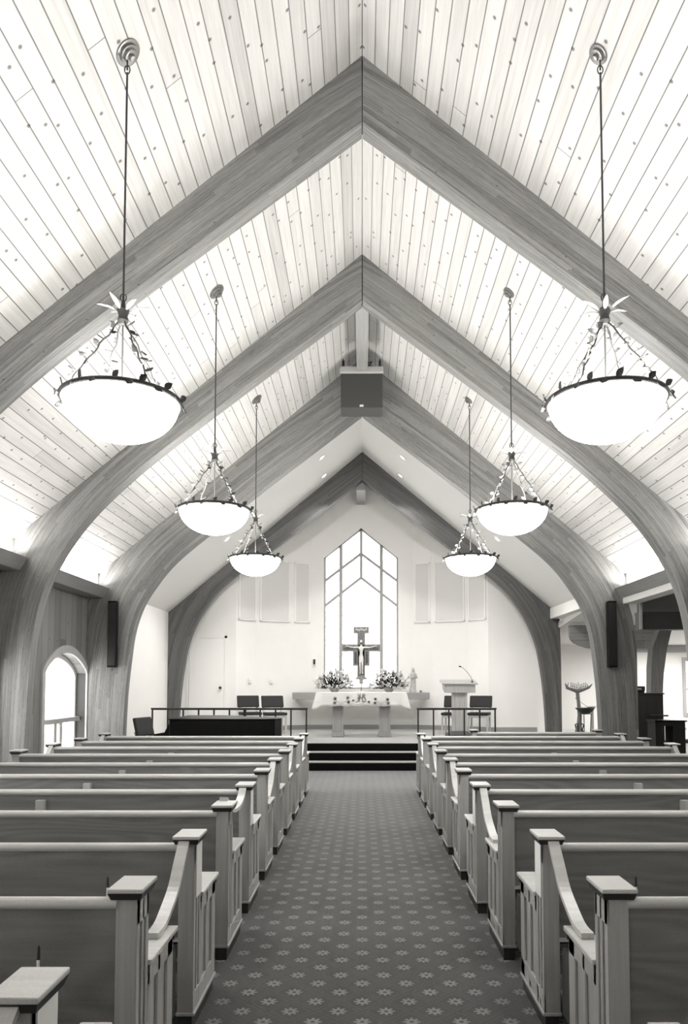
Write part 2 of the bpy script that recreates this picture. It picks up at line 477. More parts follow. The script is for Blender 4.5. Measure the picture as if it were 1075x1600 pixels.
# boards and beam across the aisle beside the third arch
struct(MB().box(4.6, 10, 12.42, 12.5, 2.76, 3.4).build('wall_aisle_gable', 'wallboard'))
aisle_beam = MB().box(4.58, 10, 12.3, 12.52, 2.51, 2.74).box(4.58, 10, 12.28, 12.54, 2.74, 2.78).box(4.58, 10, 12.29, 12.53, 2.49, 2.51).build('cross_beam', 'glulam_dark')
tag(aisle_beam, 'dark wooden cross beam spanning the right side aisle under vertical boards', 'beam')
tag(MB().box(4.56, 4.60, 12.24, 12.28, 2.49, 3.0).build('trim_post', 'lightwood'), 'thin pale upright trim at the left end of the aisle cross beam', 'trim')

# ------------------------------------------------------------------ windows
def arched_window(i, a, b):
    w = MB()
    pts = arch_pts(a+.05, b-.05, ZS-.02, ZT-.06)
    w.add([(-4.69, p[0], p[1]) for p in pts]+[(-4.69, b-.05, ZB+.04), (-4.69, a+.05, ZB+.04)], [tuple(range(len(pts)+2))])
    g_ = struct(w.build('window_%d' % i, 'glass'))
    tr = MB()
    po = arch_pts(a-.10, b+.10, ZS+.02, ZT+.12, 20); pi_ = arch_pts(a, b, ZS, ZT, 20)
    for k in range(20):
        tr.prism([po[k], po[k+1], pi_[k+1], pi_[k]], 0, -4.499, -4.47)
    tr.box(-4.499, -4.47, a-.10, a, ZB-.1, ZS+.02).box(-4.499, -4.47, b, b+.10, ZB-.1, ZS+.02).box(-4.499, -4.44, a-.12, b+.12, ZB-.1, ZB)
    tr.build('window_trim', 'frame', g_)
    fr = MB(); pj = arch_pts(a+.06, b-.06, ZS-.03, ZT-.07, 20)
    for k in range(20): fr.prism([pi_[k], pi_[k+1], pj[k+1], pj[k]], 0, -4.71, -4.65)
    fr.box(-4.71, -4.65, a, a+.06, ZB, ZS).box(-4.71, -4.65, b-.06, b, ZB, ZS).box(-4.71, -4.65, a, b, ZB, ZB+.05)
    fr.build('window_frame', 'white', g_)
    MB().box(-4.71, -4.58, a, b, 1.0, 1.07).build('transom', 'frame', g_)
    MB().box(-4.71, -4.60, (a+b)/2-.16, (a+b)/2-.07, ZB, 1.0).box(-4.71, -4.60, (a+b)/2+.06, (a+b)/2+.15, ZB, 1.0).build('mullion', 'frame', g_)
for i, (a, b) in enumerate(WIN): arched_window(i+2, a, b)

w = MB(); w.add([(WX0, 19.03, WBOT), (WX1, 19.03, WBOT), (WX1, 19.03, WS), (WC, 19.03, WTOP), (WX0, 19.03, WS)], [(0, 1, 2, 3, 4)])
apse = struct(w.build('window_1', 'glass'))
def bar(m, p, q, wd, y0=18.98, y1=19.06):
    p = Vector(p); q = Vector(q); d = (q-p).normalized(); n = Vector((-d.y, d.x))*wd/2
    m.prism([tuple(p-n), tuple(q-n), tuple(q+n), tuple(p+n)], 1, y0, y1)
m = MB()
bar(m, (WX0+.02, WBOT), (WX0+.02, WS+.02), .05); bar(m, (WX1-.02, WBOT), (WX1-.02, WS+.02), .05)
bar(m, (WX0, WS), (WC, WTOP-.02), .05); bar(m, (WX1, WS), (WC, WTOP-.02), .05); bar(m, (WX0, WBOT+.02), (WX1, WBOT+.02), .05)
m.build('window_frame', 'mullion', apse)
m = MB(); mx0, mx1 = -.547, .487
bar(m, (mx0, WBOT), (mx0, 5.13), .085); bar(m, (mx1, WBOT), (mx1, 5.13), .085); bar(m, (WC, 4.28), (WC, WTOP), .07)
for za, zb in ((4.92, 4.20), (4.30, 3.56)):
    bar(m, (WC, za), (WX0, zb), .062, 18.985, 19.055); bar(m, (WC, za), (WX1, zb), .062, 18.985, 19.055)
m.build('mullion', 'mullion', apse)

# flush door in the end wall
d = struct(MB().box(-4.14, -3.30, 17.872, 17.899, .45, 2.68).build('door_1', 'white', bevel=.004))
MB().box(-4.20, -4.145, 17.88, 17.899, .45, 2.74).box(-3.295, -3.24, 17.88, 17.899, .45, 2.74).box(-4.20, -3.24, 17.88, 17.899, 2.685, 2.74).build('door_frame', 'plaster', d)
MB().tube([(-3.38, 17.872, 1.5), (-3.38, 17.84, 1.5)], .02, 12).ball((-3.38, 17.82, 1.5), .035, n=14, m=8).build('door_knob', 'blackm', d, smooth=True)

# ------------------------------------------------------------------ laminated arches
def catmull(P, n):
    P = [Vector(p) for p in P]; out = []
    Q = [2*P[0]-P[1]]+P+[2*P[-1]-P[-2]]
    for i in range(1, len(Q)-2):
        a, b, c, d = Q[i-1:i+3]
        for k in range(n):
            t = k/n
            out.append(.5*((2*b)+(c-a)*t+(2*a-5*b+4*c-d)*t*t+(3*b-a-3*c+d)*t**3))
    out.append(P[-1]); return out
def ray_poly(p, d, poly):
    best = None
    for a, b in zip(poly, poly[1:]):
        a = Vector(a); b = Vector(b); e = b-a
        den = d.x*e.y-d.y*e.x
        if abs(den) < 1e-9: continue
        t = ((a.x-p.x)*e.y-(a.y-p.y)*e.x)/den; s_ = ((a.x-p.x)*d.y-(a.y-p.y)*d.x)/den
        if t > 0 and -1e-4 <= s_ <= 1.0001 and (best is None or t < best): best = t
    return p+d*best if best else None
def arch_half(inner, outer, sx, y0, y1, mat, parent):
    I = catmull(inner, 4); n = len(I); O = []
    for i, p in enumerate(I):
        d = (I[min(i+1, n-1)]-I[max(i-1, 0)]).normalized(); nr = Vector((-d.y, d.x))
        if nr.x < 0: nr = -nr
        if i == 0: O.append(Vector((.006, outer[0][1]))); continue
        if i == n-1: O.append(Vector(outer[-1])); continue
        h = min(1, i/8.0)
        nr = (nr*h+Vector((0, 1))*(1-h)).normalized()
        q = ray_poly(p, nr, outer)
        if q is None: q = O[-1].copy()
        O.append(q)
    vs = []; uv = []; L = 0
    for i in range(n):
        if i: L += (I[i]-I[i-1]).length
        wd = (O[i]-I[i]).length
        for (pt, y, v) in ((I[i], y0, 0), (O[i], y0, wd), (O[i], y1, wd+.2), (I[i], y1, -.2)):
            vs.append((sx*pt.x, y, pt.y)); uv.append((L+(.37 if sx > 0 else 5.1)+y0, v+y0*3.3))
    fs = []
    for i in range(n-1):
        for k in range(4):
            a = i*4+k; b = i*4+(k+1) % 4
            fs.append((a, b, b+4, a+4))
    fs += [(0, 1, 2, 3), tuple((n-1)*4+k for k in (3, 2, 1, 0))]
    me = bpy.data.meshes.new('arch_half'); me.from_pydata(vs, [], fs)
    ul = me.uv_layers.new(name='UVMap')
    for p in me.polygons:
        vv = list(p.vertices)
        for li, vi in zip(p.loop_indices, vv):
            u, v = uv[vi]
            if vi % 4 == 3 and any(q % 4 == 2 for q in vv) and not any(q % 4 == 0 for q in vv): u, v = uv[vi]; v = uv[vi-3][1]+ .2
            ul.data[li].uv = (u, v)
    bm = bmesh.new(); bm.from_mesh(me); bmesh.ops.recalc_face_normals(bm, faces=bm.faces); bm.to_mesh(me); bm.free()
    me.materials.append(M[mat])
    o = bpy.data.objects.new('arch_half', me); COL.objects.link(o); o.parent = parent
    return o
OUT = [(0, RZ), (4.32, roof(4.32)), (4.33, 3.0), (4.42, 2.7), (4.48, 2.3), (4.49, 0)]
OUTL = [(0, RZ), (4.32, roof(4.32)), (4.33, 3.16), (4.49, 3.0), (4.49, 0)]
IN1 = [(.006, 6.43), (.53, 6.03), (1.3, 5.44), (2.13, 4.80), (2.72, 4.33), (3.18, 3.91), (3.46, 3.60), (3.66, 3.32), (3.81, 3.06), (3.94, 2.74), (4.03, 2.37), (4.08, 1.96), (4.12, 1.2), (4.15, 0)]
IN3 = [(.006, 6.075), (.91, 5.375), (1.75, 4.72), (2.50, 4.10), (2.98, 3.70), (3.24, 3.43), (3.43, 3.17), (3.58, 2.93), (3.69, 2.66), (3.76, 2.38), (3.80, 2.08), (3.85, 1.60), (3.875, 1.2), (3.89, .7), (3.90, 0)]
OUT4 = [(0, RZ), (4.52, roof(4.52)), (4.58, 3.15), (4.60, 2.0), (4.60, .45)]
IN4 = [(.006, 6.36), (.9, 5.65), (1.97, 4.81), (2.9, 4.15), (3.35, 3.75), (3.68, 3.30), (3.90, 2.88), (4.06, 2.40), (4.16, 1.8), (4.22, 1.2), (4.26, .45)]
for (y, I, O, mat, lab) in (
    (6.2, IN1, OUT, 'glulam', 'nearest laminated wood arch crossing the top of the photo'),
    (9.2, IN1, OUT, 'glulam', 'second laminated wood arch from the camera, between the two nearer chandelier pairs'),
    (12.2, IN3, OUT, 'glulam', 'third laminated wood arch, deep legs carrying black column speakers'),
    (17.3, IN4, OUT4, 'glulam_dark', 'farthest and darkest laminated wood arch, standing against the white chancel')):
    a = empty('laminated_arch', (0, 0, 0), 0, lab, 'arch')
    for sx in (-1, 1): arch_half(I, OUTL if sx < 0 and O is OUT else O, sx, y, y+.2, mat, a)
    MB().box(-.005, .005, y+.03, y+.19, I[0][1]+.03, RZ-.02).build('seam_shade_plate', 'blackm', a)  # dark plate added so no light shows through the apex gap
# ridge beam stubs
t = MB().box(-.085, .085, 9.4, 11.35, 6.45, 6.90).build('ridge_beam', 'beam', bevel=.006)
tag(t, 'short wooden ridge beam behind the second arch above the hanging loudspeaker', 'beam')
t = MB().box(-.14, .08, 17.5, 18.95, 6.17, 6.85).build('ridge_beam', 'beam', bevel=.006)
tag(t, 'short wooden ridge beam end below the apex of the farthest arch', 'beam')
# curved leg of the side aisle arch and the curved wooden header
leg = MB()
Lf = [(5.58, 0), (5.58, 1.2), (5.60, 1.9), (5.64, 2.3), (5.76, 2.6), (5.98, 2.9), (6.08, 3.0)]
Rt = [(5.80, 0), (5.80, 1.2), (5.84, 1.8), (5.91, 2.25), (6.00, 2.6), (6.2, 2.9), (6.3, 3.0)]
for i in range(6): leg.prism([Lf[i], Rt[i], Rt[i+1], Lf[i+1]], 1, 14.5, 14.75)
me = leg.build('aisle_arch_leg', 'darkwood'); me.data.materials[0] = grain('aisle_leg_wood', .17, 2, .3)
tag(me, 'curved laminated wood leg rising beside the dark cabinet in the right side aisle', 'arch')
pts = [(4.62, 2.90), (4.62, 2.66)]+[(4.62+.75*(1-math.cos(t)), 2.66-.31*math.sin(t)) for t in (R(15), R(30), R(45), R(60), R(75), R(90))]+[(6.75, 2.35), (6.75, 2.90)]
t = MB().prism(pts, 1, 16.6, 16.72).build('curved_header', 'headboard')
tag(t, 'horizontal boarded wooden header with rounded lower corner beyond the third arch on the right', 'header')
for z, y in ((0, 0),): pass

# ------------------------------------------------------------------ acoustic panels, wall fittings
def facet_panel(sx, p, q, t0, t1, lab):
    a = Vector((sx*p[0], p[1])); b = Vector((sx*q[0], q[1])); d = b-a
    n = Vector((-d.y, d.x)).normalized()
    if n.y > 0: n = -n
    A = a+d*t0; B = a+d*t1
    o = MB().prism([tuple(A+n*.004), tuple(B+n*.004), tuple(B+n*.03), tuple(A+n*.03)], 2, 3.17, 4.62).build('acoustic_panel', 'panel', bevel=.006)
    f = .035; e = d.normalized()*f
    fr = MB()
    for (P1, P2, z0, z1) in ((A-e, A, 3.135, 4.655), (B, B+e, 3.135, 4.655), (A-e, B+e, 3.135, 3.168), (A-e, B+e, 4.622, 4.655)):
        fr.prism([tuple(P1+n*.002), tuple(P2+n*.002), tuple(P2+n*.036), tuple(P1+n*.036)], 2, z0, z1)
    fr.build('panel_frame', 'white', o)
    tag(o, lab, 'panel')
for sx, sd in ((-1, 'left'), (1, 'right')):
    facet_panel(sx, APSE[0], APSE[1], .17, .83, 'narrow pale grey wall panel next to the pointed window, on its %s' % sd)
    facet_panel(sx, APSE[1], APSE[2], .12, .88, 'wide pale grey wall panel, middle of the three %s of the pointed window' % sd)
    facet_panel(sx, APSE[2], APSE[3], .12, .86, 'narrow pale grey wall panel farthest %s from the pointed window' % sd)
o = MB().box(-1.245, -1.165, 18.90, 18.948, 2.06, 2.22).build('intercom', 'white', bevel=.004)
MB().box(-1.238, -1.185, 18.893, 18.899, 2.08, 2.21).build('faceplate', 'blackm', o)
tag(o, 'small dark wall box mounted on the white wall left of the pointed window', 'wall box')
for (x, y, z, lab) in ((-2.24, 18.50, 1.66, 'small white socket plate on the wall above the paired chairs, nearer the window'),
                       (-2.72, 18.19, 1.67, 'small white switch plate on the wall above the paired chairs, farther from the window')):
    rot = Matrix.Rotation(math.atan2(-.42, -.84)+PI if x > -2.6 else math.atan2(-.46, -.42)+PI, 3, 'Z')
    o = MB().obox((x, y, z), (.08, .02, .12), rot).build('wall_plate', 'white', bevel=.003)
    MB().obox((x+.004, y-.012, z), (.02, .012, .035), rot).build('socket', 'panel', o)
    tag(o, lab, 'wall plate')
# recessed downlights
for (x, y, lab) in ((-.85, 15.4, 'recessed downlight left of the chancel ridge, nearer one of the upper left pair'), (.85, 15.4, 'recessed downlight right of the chancel ridge, nearer one of the upper right pair'),
               (-.87, 16.7, 'recessed downlight left of the chancel ridge, closest to the farthest arch'), (.87, 16.7, 'recessed downlight right of the chancel ridge, closest to the farthest arch'),
               (-2.85, 15.6, 'recessed downlight low on the left slope of the chancel ceiling'), (2.85, 15.6, 'recessed downlight low on the right slope of the chancel ceiling')):
    r = Matrix.Rotation(math.atan(RS)*(1 if x > 0 else -1), 3, 'Y')
    e = empty('ceiling_light', (x, y, roof(x)), 0, lab, 'ceiling light')
    MB().lathe([(.055, -.002), (.09, -.002), (.09, -.014), (.055, -.014), (.055, -.002)], 24, mat=r).build('trim_ring', 'white', e, smooth=True)
    MB().lathe([(.001, -.006), (.053, -.006), (.053, -.003), (.001, -.003)], 24, mat=r).build('lens', 'lens', e)
    lamp('downlight_lamp', 'SPOT', (0, 0, -.08), SPOT_W, (0, 0, 0), .05, spot=110, parent=e)

# ------------------------------------------------------------------ chandeliers
def make_chandelier():
    c = empty('chandelier', (0, 0, 0))            # base at the rim centre
    zr = roof(1.54)-3.40                          # roof height above rim
    rot = Matrix.Rotation(math.atan(RS), 3, 'Y')
    MB().lathe([(.0, -.065), (.022, -.062), (.024, -.045), (.046, -.043), (.048, -.028), (.066, -.026), (.068, -.012), (.09, -.010), (.09, .004), (0, .004)], 24, (0, 0, zr-.0), mat=rot).build('canopy', 'steel', c, smooth=True)
    m = MB().tube([(0, 0, zr-.05), (0, 0, zr-.12)], .006, 8)
    m.tube([(.018*math.cos(t), 0, zr-.12+.03*math.sin(t)) for t in [k*PI/6 for k in range(13)]], .004, 6)
    m.tube([(0, 0, zr-.14), (0, 0, .66)], .007, 8)
    m.build('rod', 'bronze', c, smooth=True)
    m = MB().lathe([(.001, .50), (.022, .505), (.036, .53), (.028, .56), (.04, .60), (.034, .61), (.016, .60), (.012, .66), (.001, .665)], 16)
    m.tube([(.02*math.cos(t), 0, .685+.025*math.sin(t)) for t in [k*PI/6 for k in range(13)]], .004, 6)
    m.build('hub', 'bronze', c, smooth=True)
    m = MB()
    for k in range(6):
        t = k*PI/3+.3
        m.leaf((.025*math.cos(t), .025*math.sin(t), .59), (math.cos(t), math.sin(t), .75+.25*(k%2)), (math.cos(t), math.sin(t), -.9), .135, .035, .45)
    m.build('crown_leaves', 'frost', c)
    MB().tube([(0, 0, .51), (0, 0, .01)], .006, 8).build('stem', 'steel', c, smooth=True)
    rnd = random.Random(3)
    for k in range(4):
        t = PI/4+k*PI/2
        A = Vector((.03*math.cos(t), .03*math.sin(t), .51)); B = Vector((.355*math.cos(t), .355*math.sin(t), .015))
        m = MB(); P = []
        for i in range(15):
            f = i/14; p = A.lerp(B, f); p += Vector((math.sin(i*1.7)*.006, math.cos(i*1.3)*.006, 0)); P.append(p)
        m.tube(P, .006, 6)
        for i in range(9):
            f = .08+i*.105; p = A.lerp(B, f); a = rnd.uniform(0, 2*PI)
            m.leaf(p, (math.cos(a), math.sin(a), rnd.uniform(-.2, .5)), (math.sin(a), .3, .8), rnd.uniform(.045, .065), .042, .2)
        m.build('chain', 'bronze', c, smooth=True)
    m = MB(); prof = []
    for i in range(15):
        a = R(4)+R(84)*i/14
        prof.append((.36*math.cos(R(90)-a) if False else .36*math.sin(a)/math.sin(R(88)), -.255*(math.cos(a)-math.cos(R(88)))/(1-math.cos(R(88)))))
    inner = [(r*.975, z+.006) for r, z in reversed(prof)]
    m.lathe([(.0005, prof[0][1])]+prof+inner+[(.0005, prof[0][1]+.006)], 48)
    m.build('bowl', 'bowl', c, smooth=True)
    m = MB()
    m.tube([(.368*math.cos(t), .368*math.sin(t), .004) for t in [k*2*PI/48 for k in range(49)]], .015, 8, cap=False)
    m.build('rim', 'bronze', c, smooth=True)
    m = MB()
    for k in range(26):
        t = k*2*PI/26+rnd.uniform(-.06, .06); up = 1 if k % 2 else -1
        p = (.375*math.cos(t), .375*math.sin(t), .004+.005*up)
        m.leaf(p, (math.cos(t)*.35-math.sin(t)*.6, math.sin(t)*.35+math.cos(t)*.6, .75*up*rnd.uniform(.5, 1)), (math.cos(t), math.sin(t), .2), rnd.uniform(.05, .068), .042, .1)
    m.build('rim_leaves', 'bronze', c)
    lamp('bowl_lamp', 'POINT', (0, 0, -.05), UP_W, size=.12, parent=c)
    return c
proto = make_chandelier()
pos = [(4.7, 'nearest and largest'), (7.7, 'middle'), (10.7, 'farthest and smallest')]
k = 0
for y, w in pos:
    for sx, sd in ((-1, 'left'), (1, 'right')):
        c = proto if k == 0 else copy_tree(proto)
        c.location = (1.54*sx+(.02 if sx > 0 else 0), y, 3.40)
        c.rotation_euler = (0, 0, 0)
        if sx < 0: c.rotation_euler = (0, 0, PI)
        tag(c, 'glowing bowl chandelier with leafy rim, %s one of the row on the %s' % (w, sd), 'chandelier', 'bowl chandeliers in two rows')
        k += 1

# ------------------------------------------------------------------ hanging loudspeaker and column speakers
sp = empty('loudspeaker', (-.01, 11.62, 6.28), 0, 'large grey box loudspeaker hanging under the ridge before the third arch', 'loudspeaker')
rx = Matrix.Rotation(R(-3), 3, 'X')
MB().obox((0, .18, -.02), (.66, .36, .64), rx).build('cabinet', 'grille', sp, bevel=.01)
MB().obox((0, -.012, -.06), (.655, .02, .555), rx).build('grille', 'grille', sp, bevel=.005)
MB().obox((0, -.02, .275), (.69, .06, .10), rx).build('top_band', 'spk', sp, bevel=.01)
MB().obox((0, -.03, -.305), (.06, .012, .035), rx).build('badge', 'white', sp)
for s in (-1, 1):
    MB().box(s*.29-.02, s*.29+.02, .0, .03, .31, .44).tube([(s*.29, .015, .30), (s*.29, .015, .47)], .008, 8).build('bracket', 'blackm', sp)
MB().tube([(.06, .1, .34), (.09, .05, .42), (.16, .1, .46), (.12, .2, .44)], .01, 8).build('cable', 'blackm', sp)
for sx, sd in ((-1, 'left'), (1, 'right')):
    e = empty('column_speaker', (sx*4.055, 12.13, 1.86), 0, 'tall slim black column speaker on the %s leg of the third arch' % sd, 'loudspeaker')
    MB().box(-.07, .07, -.05, .065, 0, 1.08).build('cabinet', 'black', e, bevel=.008)
    MB().box(-.06, .06, -.056, -.051, .03, 1.05).build('grille', 'blackm', e)
    MB().tube([(sx*-.0, .0, -.02), (sx*.01, .04, -.05)], .008, 8).build('cable_plug', 'steel', e)

# ------------------------------------------------------------------ pews
PL = 2.92
def make_pew(kind, length=PL):
    """origin at floor, centre of the back face; seat towards +y"""
    p = empty('pew', (0, 0, 0)); h = length/2
    for s in (-1, 1):
        def X(a, b): return (s*(h-a), s*(h-b)) if s < 0 else (s*(h-b), s*(h-a))
        e = MB()
        a, b = X(0.008, .075); e.box(a, b, 0, .14, .075, .852)            # rear post
        a, b = X(.012, .070); e.box(a, b, .14, .50, .075, .575)            # arm panel core
        # stiles and rails framing the recessed slots
        for (y0, y1, z0, z1) in ((.14, .17, .075, .575), (.28, .31, .075, .575), (.42, .50, .075, .575), (.14, .50, .075, .17), (.14, .50, .50, .575)):
            a, b = X(0, .012); e.box(a, b, y0, y1, z0, z1)
        for (y0, y1, z0, z1) in ((0, .035, .075, .852), (.065, .085, .075, .852), (.115, .14, .075, .852), (0, .14, .075, .17), (0, .14, .76, .852)):
            a, b = X(0, .008); e.box(a, b, y0, y1, z0, z1)
        a, b = X(-.008, .080); e.box(a, b, -.006, .50, .070, .085)
        en = e.build('pew_end', 'pew', p, bevel=.003)
        a, b = X(.006, .068); MB().box(a, b, .004, .49, 0, .070).build('plinth', 'pewdark', en)
        a, b = X(-.014, .090); c1, c2 = X(-.022, .098)
        MB().add([(a, -.010, .852), (b, -.010, .852), (b, .15, .852), (a, .15, .852), (c1, -.022, .876), (c2, -.022, .876), (c2, .162, .876), (c1, .162, .876)],
                 [(0, 3, 2, 1), (4, 5, 6, 7), (0, 1, 5, 4), (1, 2, 6, 5), (2, 3, 7, 6), (3, 0, 4, 7)]).build('cap_moulding', 'pewdark', en)
        a, b = X(-.024, .100); MB().box(a, b, -.024, .165, .876, .892).build('post_cap', 'pewx', en, bevel=.004)
        a, b = X(-.014, .082); MB().box(a, b, .14, .53, .575, .596).build('arm_cap', 'pewx', en, bevel=.004)
        a, b = X(-.004, .072); MB().box(a, b, .145, .155, .545, .575).box(a, b, .505, .52, .545, .575).build('arm_moulding', 'pewdark', en)
        if kind != 'A':
            P = [(0, .886), (-.10, .80), (-.20, .71), (-.32, .655), (-.42, .622), (-.53, .619)] if kind == 'B' else [(0, .886), (-.08, .83), (-.2, .795), (-.36, .79), (-.52, .81), (-.65, .875), (-.74, .915)]
            C = catmull(P, 5); a, b = X(.022, .072)
            sw = MB()
            for q, r_ in zip(C, C[1:]):
                sw.prism([tuple(q), tuple(r_), (r_.x, r_.y-.022), (q.x, q.y-.022)], 0, a, b)
            sw.build('sweeping_arm', 'pewx', en)
    q = h-.07
    MB().prism([(.015, .42), (.045, .42), (.038, .82), (.008, .82)], 0, -q, q).build('backrest', 'pewback', p)
    P = [(-.012+.026+.026*math.cos(t), .836+.021*math.sin(t)) for t in [k*PI/6 for k in range(12)]]
    MB().prism(P, 0, -q, q).build('top_rail', 'pewx', p, smooth=True)
    MB().box(-q, q, .0, .05, .405, .42).build('bottom_rail', 'pewx', p)
    MB().box(-q, q, .05, .50, .40, .43).build('seat', 'pewx', p, bevel=.008)
    MB().box(-q, q, .44, .465, .30, .40).build('seat_apron', 'pew', p)
    MB().box(-.03, .03, -.035, .012, .0, .785).build('centre_support', 'pew', p, bevel=.003)
    kn = MB().box(-q+.03, q-.03, -.16, -.10, .14, .36).build('kneeler', 'blackf', p, bevel=.02)
    for s in (-1, 1): MB().box(min(s*q, s*(q-.04)), max(s*q, s*(q-.04)), -.17, -.05, .10, .385).box(min(s*q, s*(q-.03)), max(s*q, s*(q-.03)), -.165, -.06, .385, .40).build('kneeler_bracket', 'darkwood' if True else 'pew', kn)
    return p
def EXL(y): return .755 if y < 2 else (.78 if y < 5 else .79)
def EXR(y): return .86 if y < 2 else (.85 if y < 3 else (.84 if y < 4 else (.815 if y < 5 else .80)))
ROWS = [(1.75, 'B'), (2.64, 'A'), (3.53, 'B'), (4.42, 'A'), (5.30, 'B'), (6.19, 'A'), (7.09, 'B'), (7.98, 'A'), (8.87, 'B'), (9.75, 'A'), (10.65, 'B')]
NTH = ['nearest the camera', 'second from the camera', 'third from the camera', 'fourth from the camera', 'fifth from the camera', 'sixth from the camera', 'seventh from the camera', 'fifth from the front', 'fourth from the front', 'third from the front', 'second from the front']
NTHR = NTH
proto = {}
for sx, sd in ((-1, 'left'), (1, 'right')):
    for i, (y, kd) in enumerate(ROWS):
        kk = 'C' if (sx < 0 and abs(y-5.30) < .01) else kd
        if kk not in proto: proto[kk] = make_pew(kk); p = proto[kk]
        else: p = copy_tree(proto[kk])
        ex = EXL(y) if sx < 0 else EXR(y)
        p.location = (sx*(ex+PL/2), y, 0)
        w = NTH[i] if sx > 0 else (NTH[i] if i < 7 else ['fourth from the front', 'third from the front', 'second from the front', 'at the very front'][i-7])
        if i == 0: lab = 'oak pew nearest the camera, mostly cut off by the photo\'s lower %s corner' % sd
        elif kk == 'C': lab = 'oak pew with shallow curved arm, fifth from the camera in the left block'
        elif kk == 'B': lab = 'oak pew with curved sweeping arm, %s in the %s block' % (w, sd)
        else: lab = 'oak pew with plain capped post, %s in the %s block' % (w, sd)
        tag(p, lab, 'pew', 'oak pews in two blocks beside the aisle')
p = make_pew('A', 1.98); p.location = (1.68+.99, 11.52, 0)
tag(p, 'short oak pew at the very front of the right block, set back from the aisle', 'pew', 'oak pews in two blocks beside the aisle')
# white cards on pew ends
for (sx, y, lab) in ((-1, 1.75, 'white card on the aisle end of the pew nearest the camera at bottom left'), (-1, 3.53, 'white card on the post of the third left pew from the camera'), (1, 3.53, 'white card on the post of the third right pew from the camera'),
                (-1, 5.30, 'white card on the post of the fifth left pew from the camera'), (1, 5.30, 'white card on the post of the fifth right pew from the camera')):
    ex = EXL(y) if sx < 0 else EXR(y)
    a, b = sorted((sx*(ex-.006), sx*(ex-.001)))
    tag(MB().box(a, b, y+.02, y+.135, .60, .845).build('pew_card', 'card'), lab, 'card', 'white cards on the pew ends')
for (x, y, lab) in ((-.895, 2.67, 'small dark pen standing up behind the second left pew post from the camera'), (.965, 2.68, 'small dark pen standing up behind the second right pew post from the camera'), (-.84, 1.98, 'small dark pen sticking up by the nearest pew at bottom left')):
    o = tag(MB().tube([(x, y, .845), (x, y, .885)], .004, 8).build('pen', 'white', smooth=True), lab, 'pen')
    MB().tube([(x, y, .885), (x, y, .915), (x, y, .922)], [.005, .004, .001], 8).build('pen_cap', 'blackm', o, smooth=True)

# ------------------------------------------------------------------ chancel furniture
def make_chair(fab='blackf', wood='lightwood'):
    """faces -y"""
    c = empty('chair', (0, 0, 0))
    MB().box(-.24, .24, -.23, .22, .43, .49).build('seat', fab, c, bevel=.02)
    MB().box(-.225, .225, -.215, .21, .37, .425).build('seat_frame', wood, c)
    for sx in (-1, 1):
        MB().box(sx*.21-.02, sx*.21+.02, -.21, -.17, 0, .37).build('leg', wood, c)
        MB().prism([(.17, 0), (.21, 0), (.22, .43), (.30, .66), (.26, .66), (.17, .43)], 0, sx*.21-.02, sx*.21+.02).build('leg', wood, c)
    MB().prism([(.19, .60), (.245, .59), (.325, .86), (.27, .87)], 0, -.26, .26).build('backrest', fab, c, bevel=.02)
    return c
chA = make_chair()
spots = [(-2.6, 17.42, .45, 20, 'dark upholstered chair on the platform, left one of the pair left of the altar'), (-2.0, 17.2, .45, 20, 'dark upholstered chair on the platform, right one of the pair left of the altar'),
         (2.08, 17.2, .45, -18, 'dark upholstered chair partly hidden behind the lectern'), (2.68, 17.2, .45, -18, 'dark upholstered chair just right of the lectern')]
for i, (x, y, z, a, lab) in enumerate(spots):
    c = chA if i == 0 else copy_tree(chA)
    c.location = (x, y, z); c.rotation_euler = (0, 0, R(a)); tag(c, lab, 'chair', 'upholstered chairs on the platform')
pc = make_chair('greyf'); pc.location = (-3.54, 12.95, 0); pc.rotation_euler = (0, 0, R(74)); pc.scale = (1.0, 1.0, 1.17)
tag(pc, 'charcoal padded chair at the left end of the grand piano', 'chair')

# communion rails
def rail(x0, x1, n, lab, extra=None):
    e = empty('communion_rail', ((x0+x1)/2, 15.6, .45), 0, lab, 'railing'); h = (x1-x0)/2
    MB().box(-h-.03, h+.03, -.03, .03, .615, .645).build('handrail', 'bronze', e, bevel=.008)
    MB().box(-h-.02, h+.02, -.02, .02, .60, .615).build('rail_bar', 'blackm', e)
    for i in range(n):
        x = -h+2*h*i/(n-1); r = .015 if i != extra else .03
        MB().box(x-r, x+r, -.015, .015, 0, .60).build('post', 'blackm', e)
rail(-4.36, -1.16, 11, 'long dark metal communion rail on the platform left of the aisle, behind the piano', 6)
rail(1.16, 2.76, 6, 'short dark metal communion rail on the platform right of the aisle, before the lectern')

# altar
al = empty('altar', (-.02, 16.35, .45), 0, 'wooden altar table on two thick legs under an embroidered white cloth', 'altar')
MB().box(-.93, .93, -.33, .40, .88, .945).build('tabletop', 'midwood', al, bevel=.01)
for s in (-.505, .505):
    lg = MB().box(s-.105, s+.105, -.15, .15, .10, .88)
    for k in (-1, 1): lg.box(s+k*.098-.022, s+k*.098+.022, -.17, -.13, .10, .88)
    lo = lg.build('leg', 'midwood', al, bevel=.006)
    MB().box(s-.135, s+.135, -.19, .19, 0, .10).build('foot', 'midwood', lo, bevel=.01)
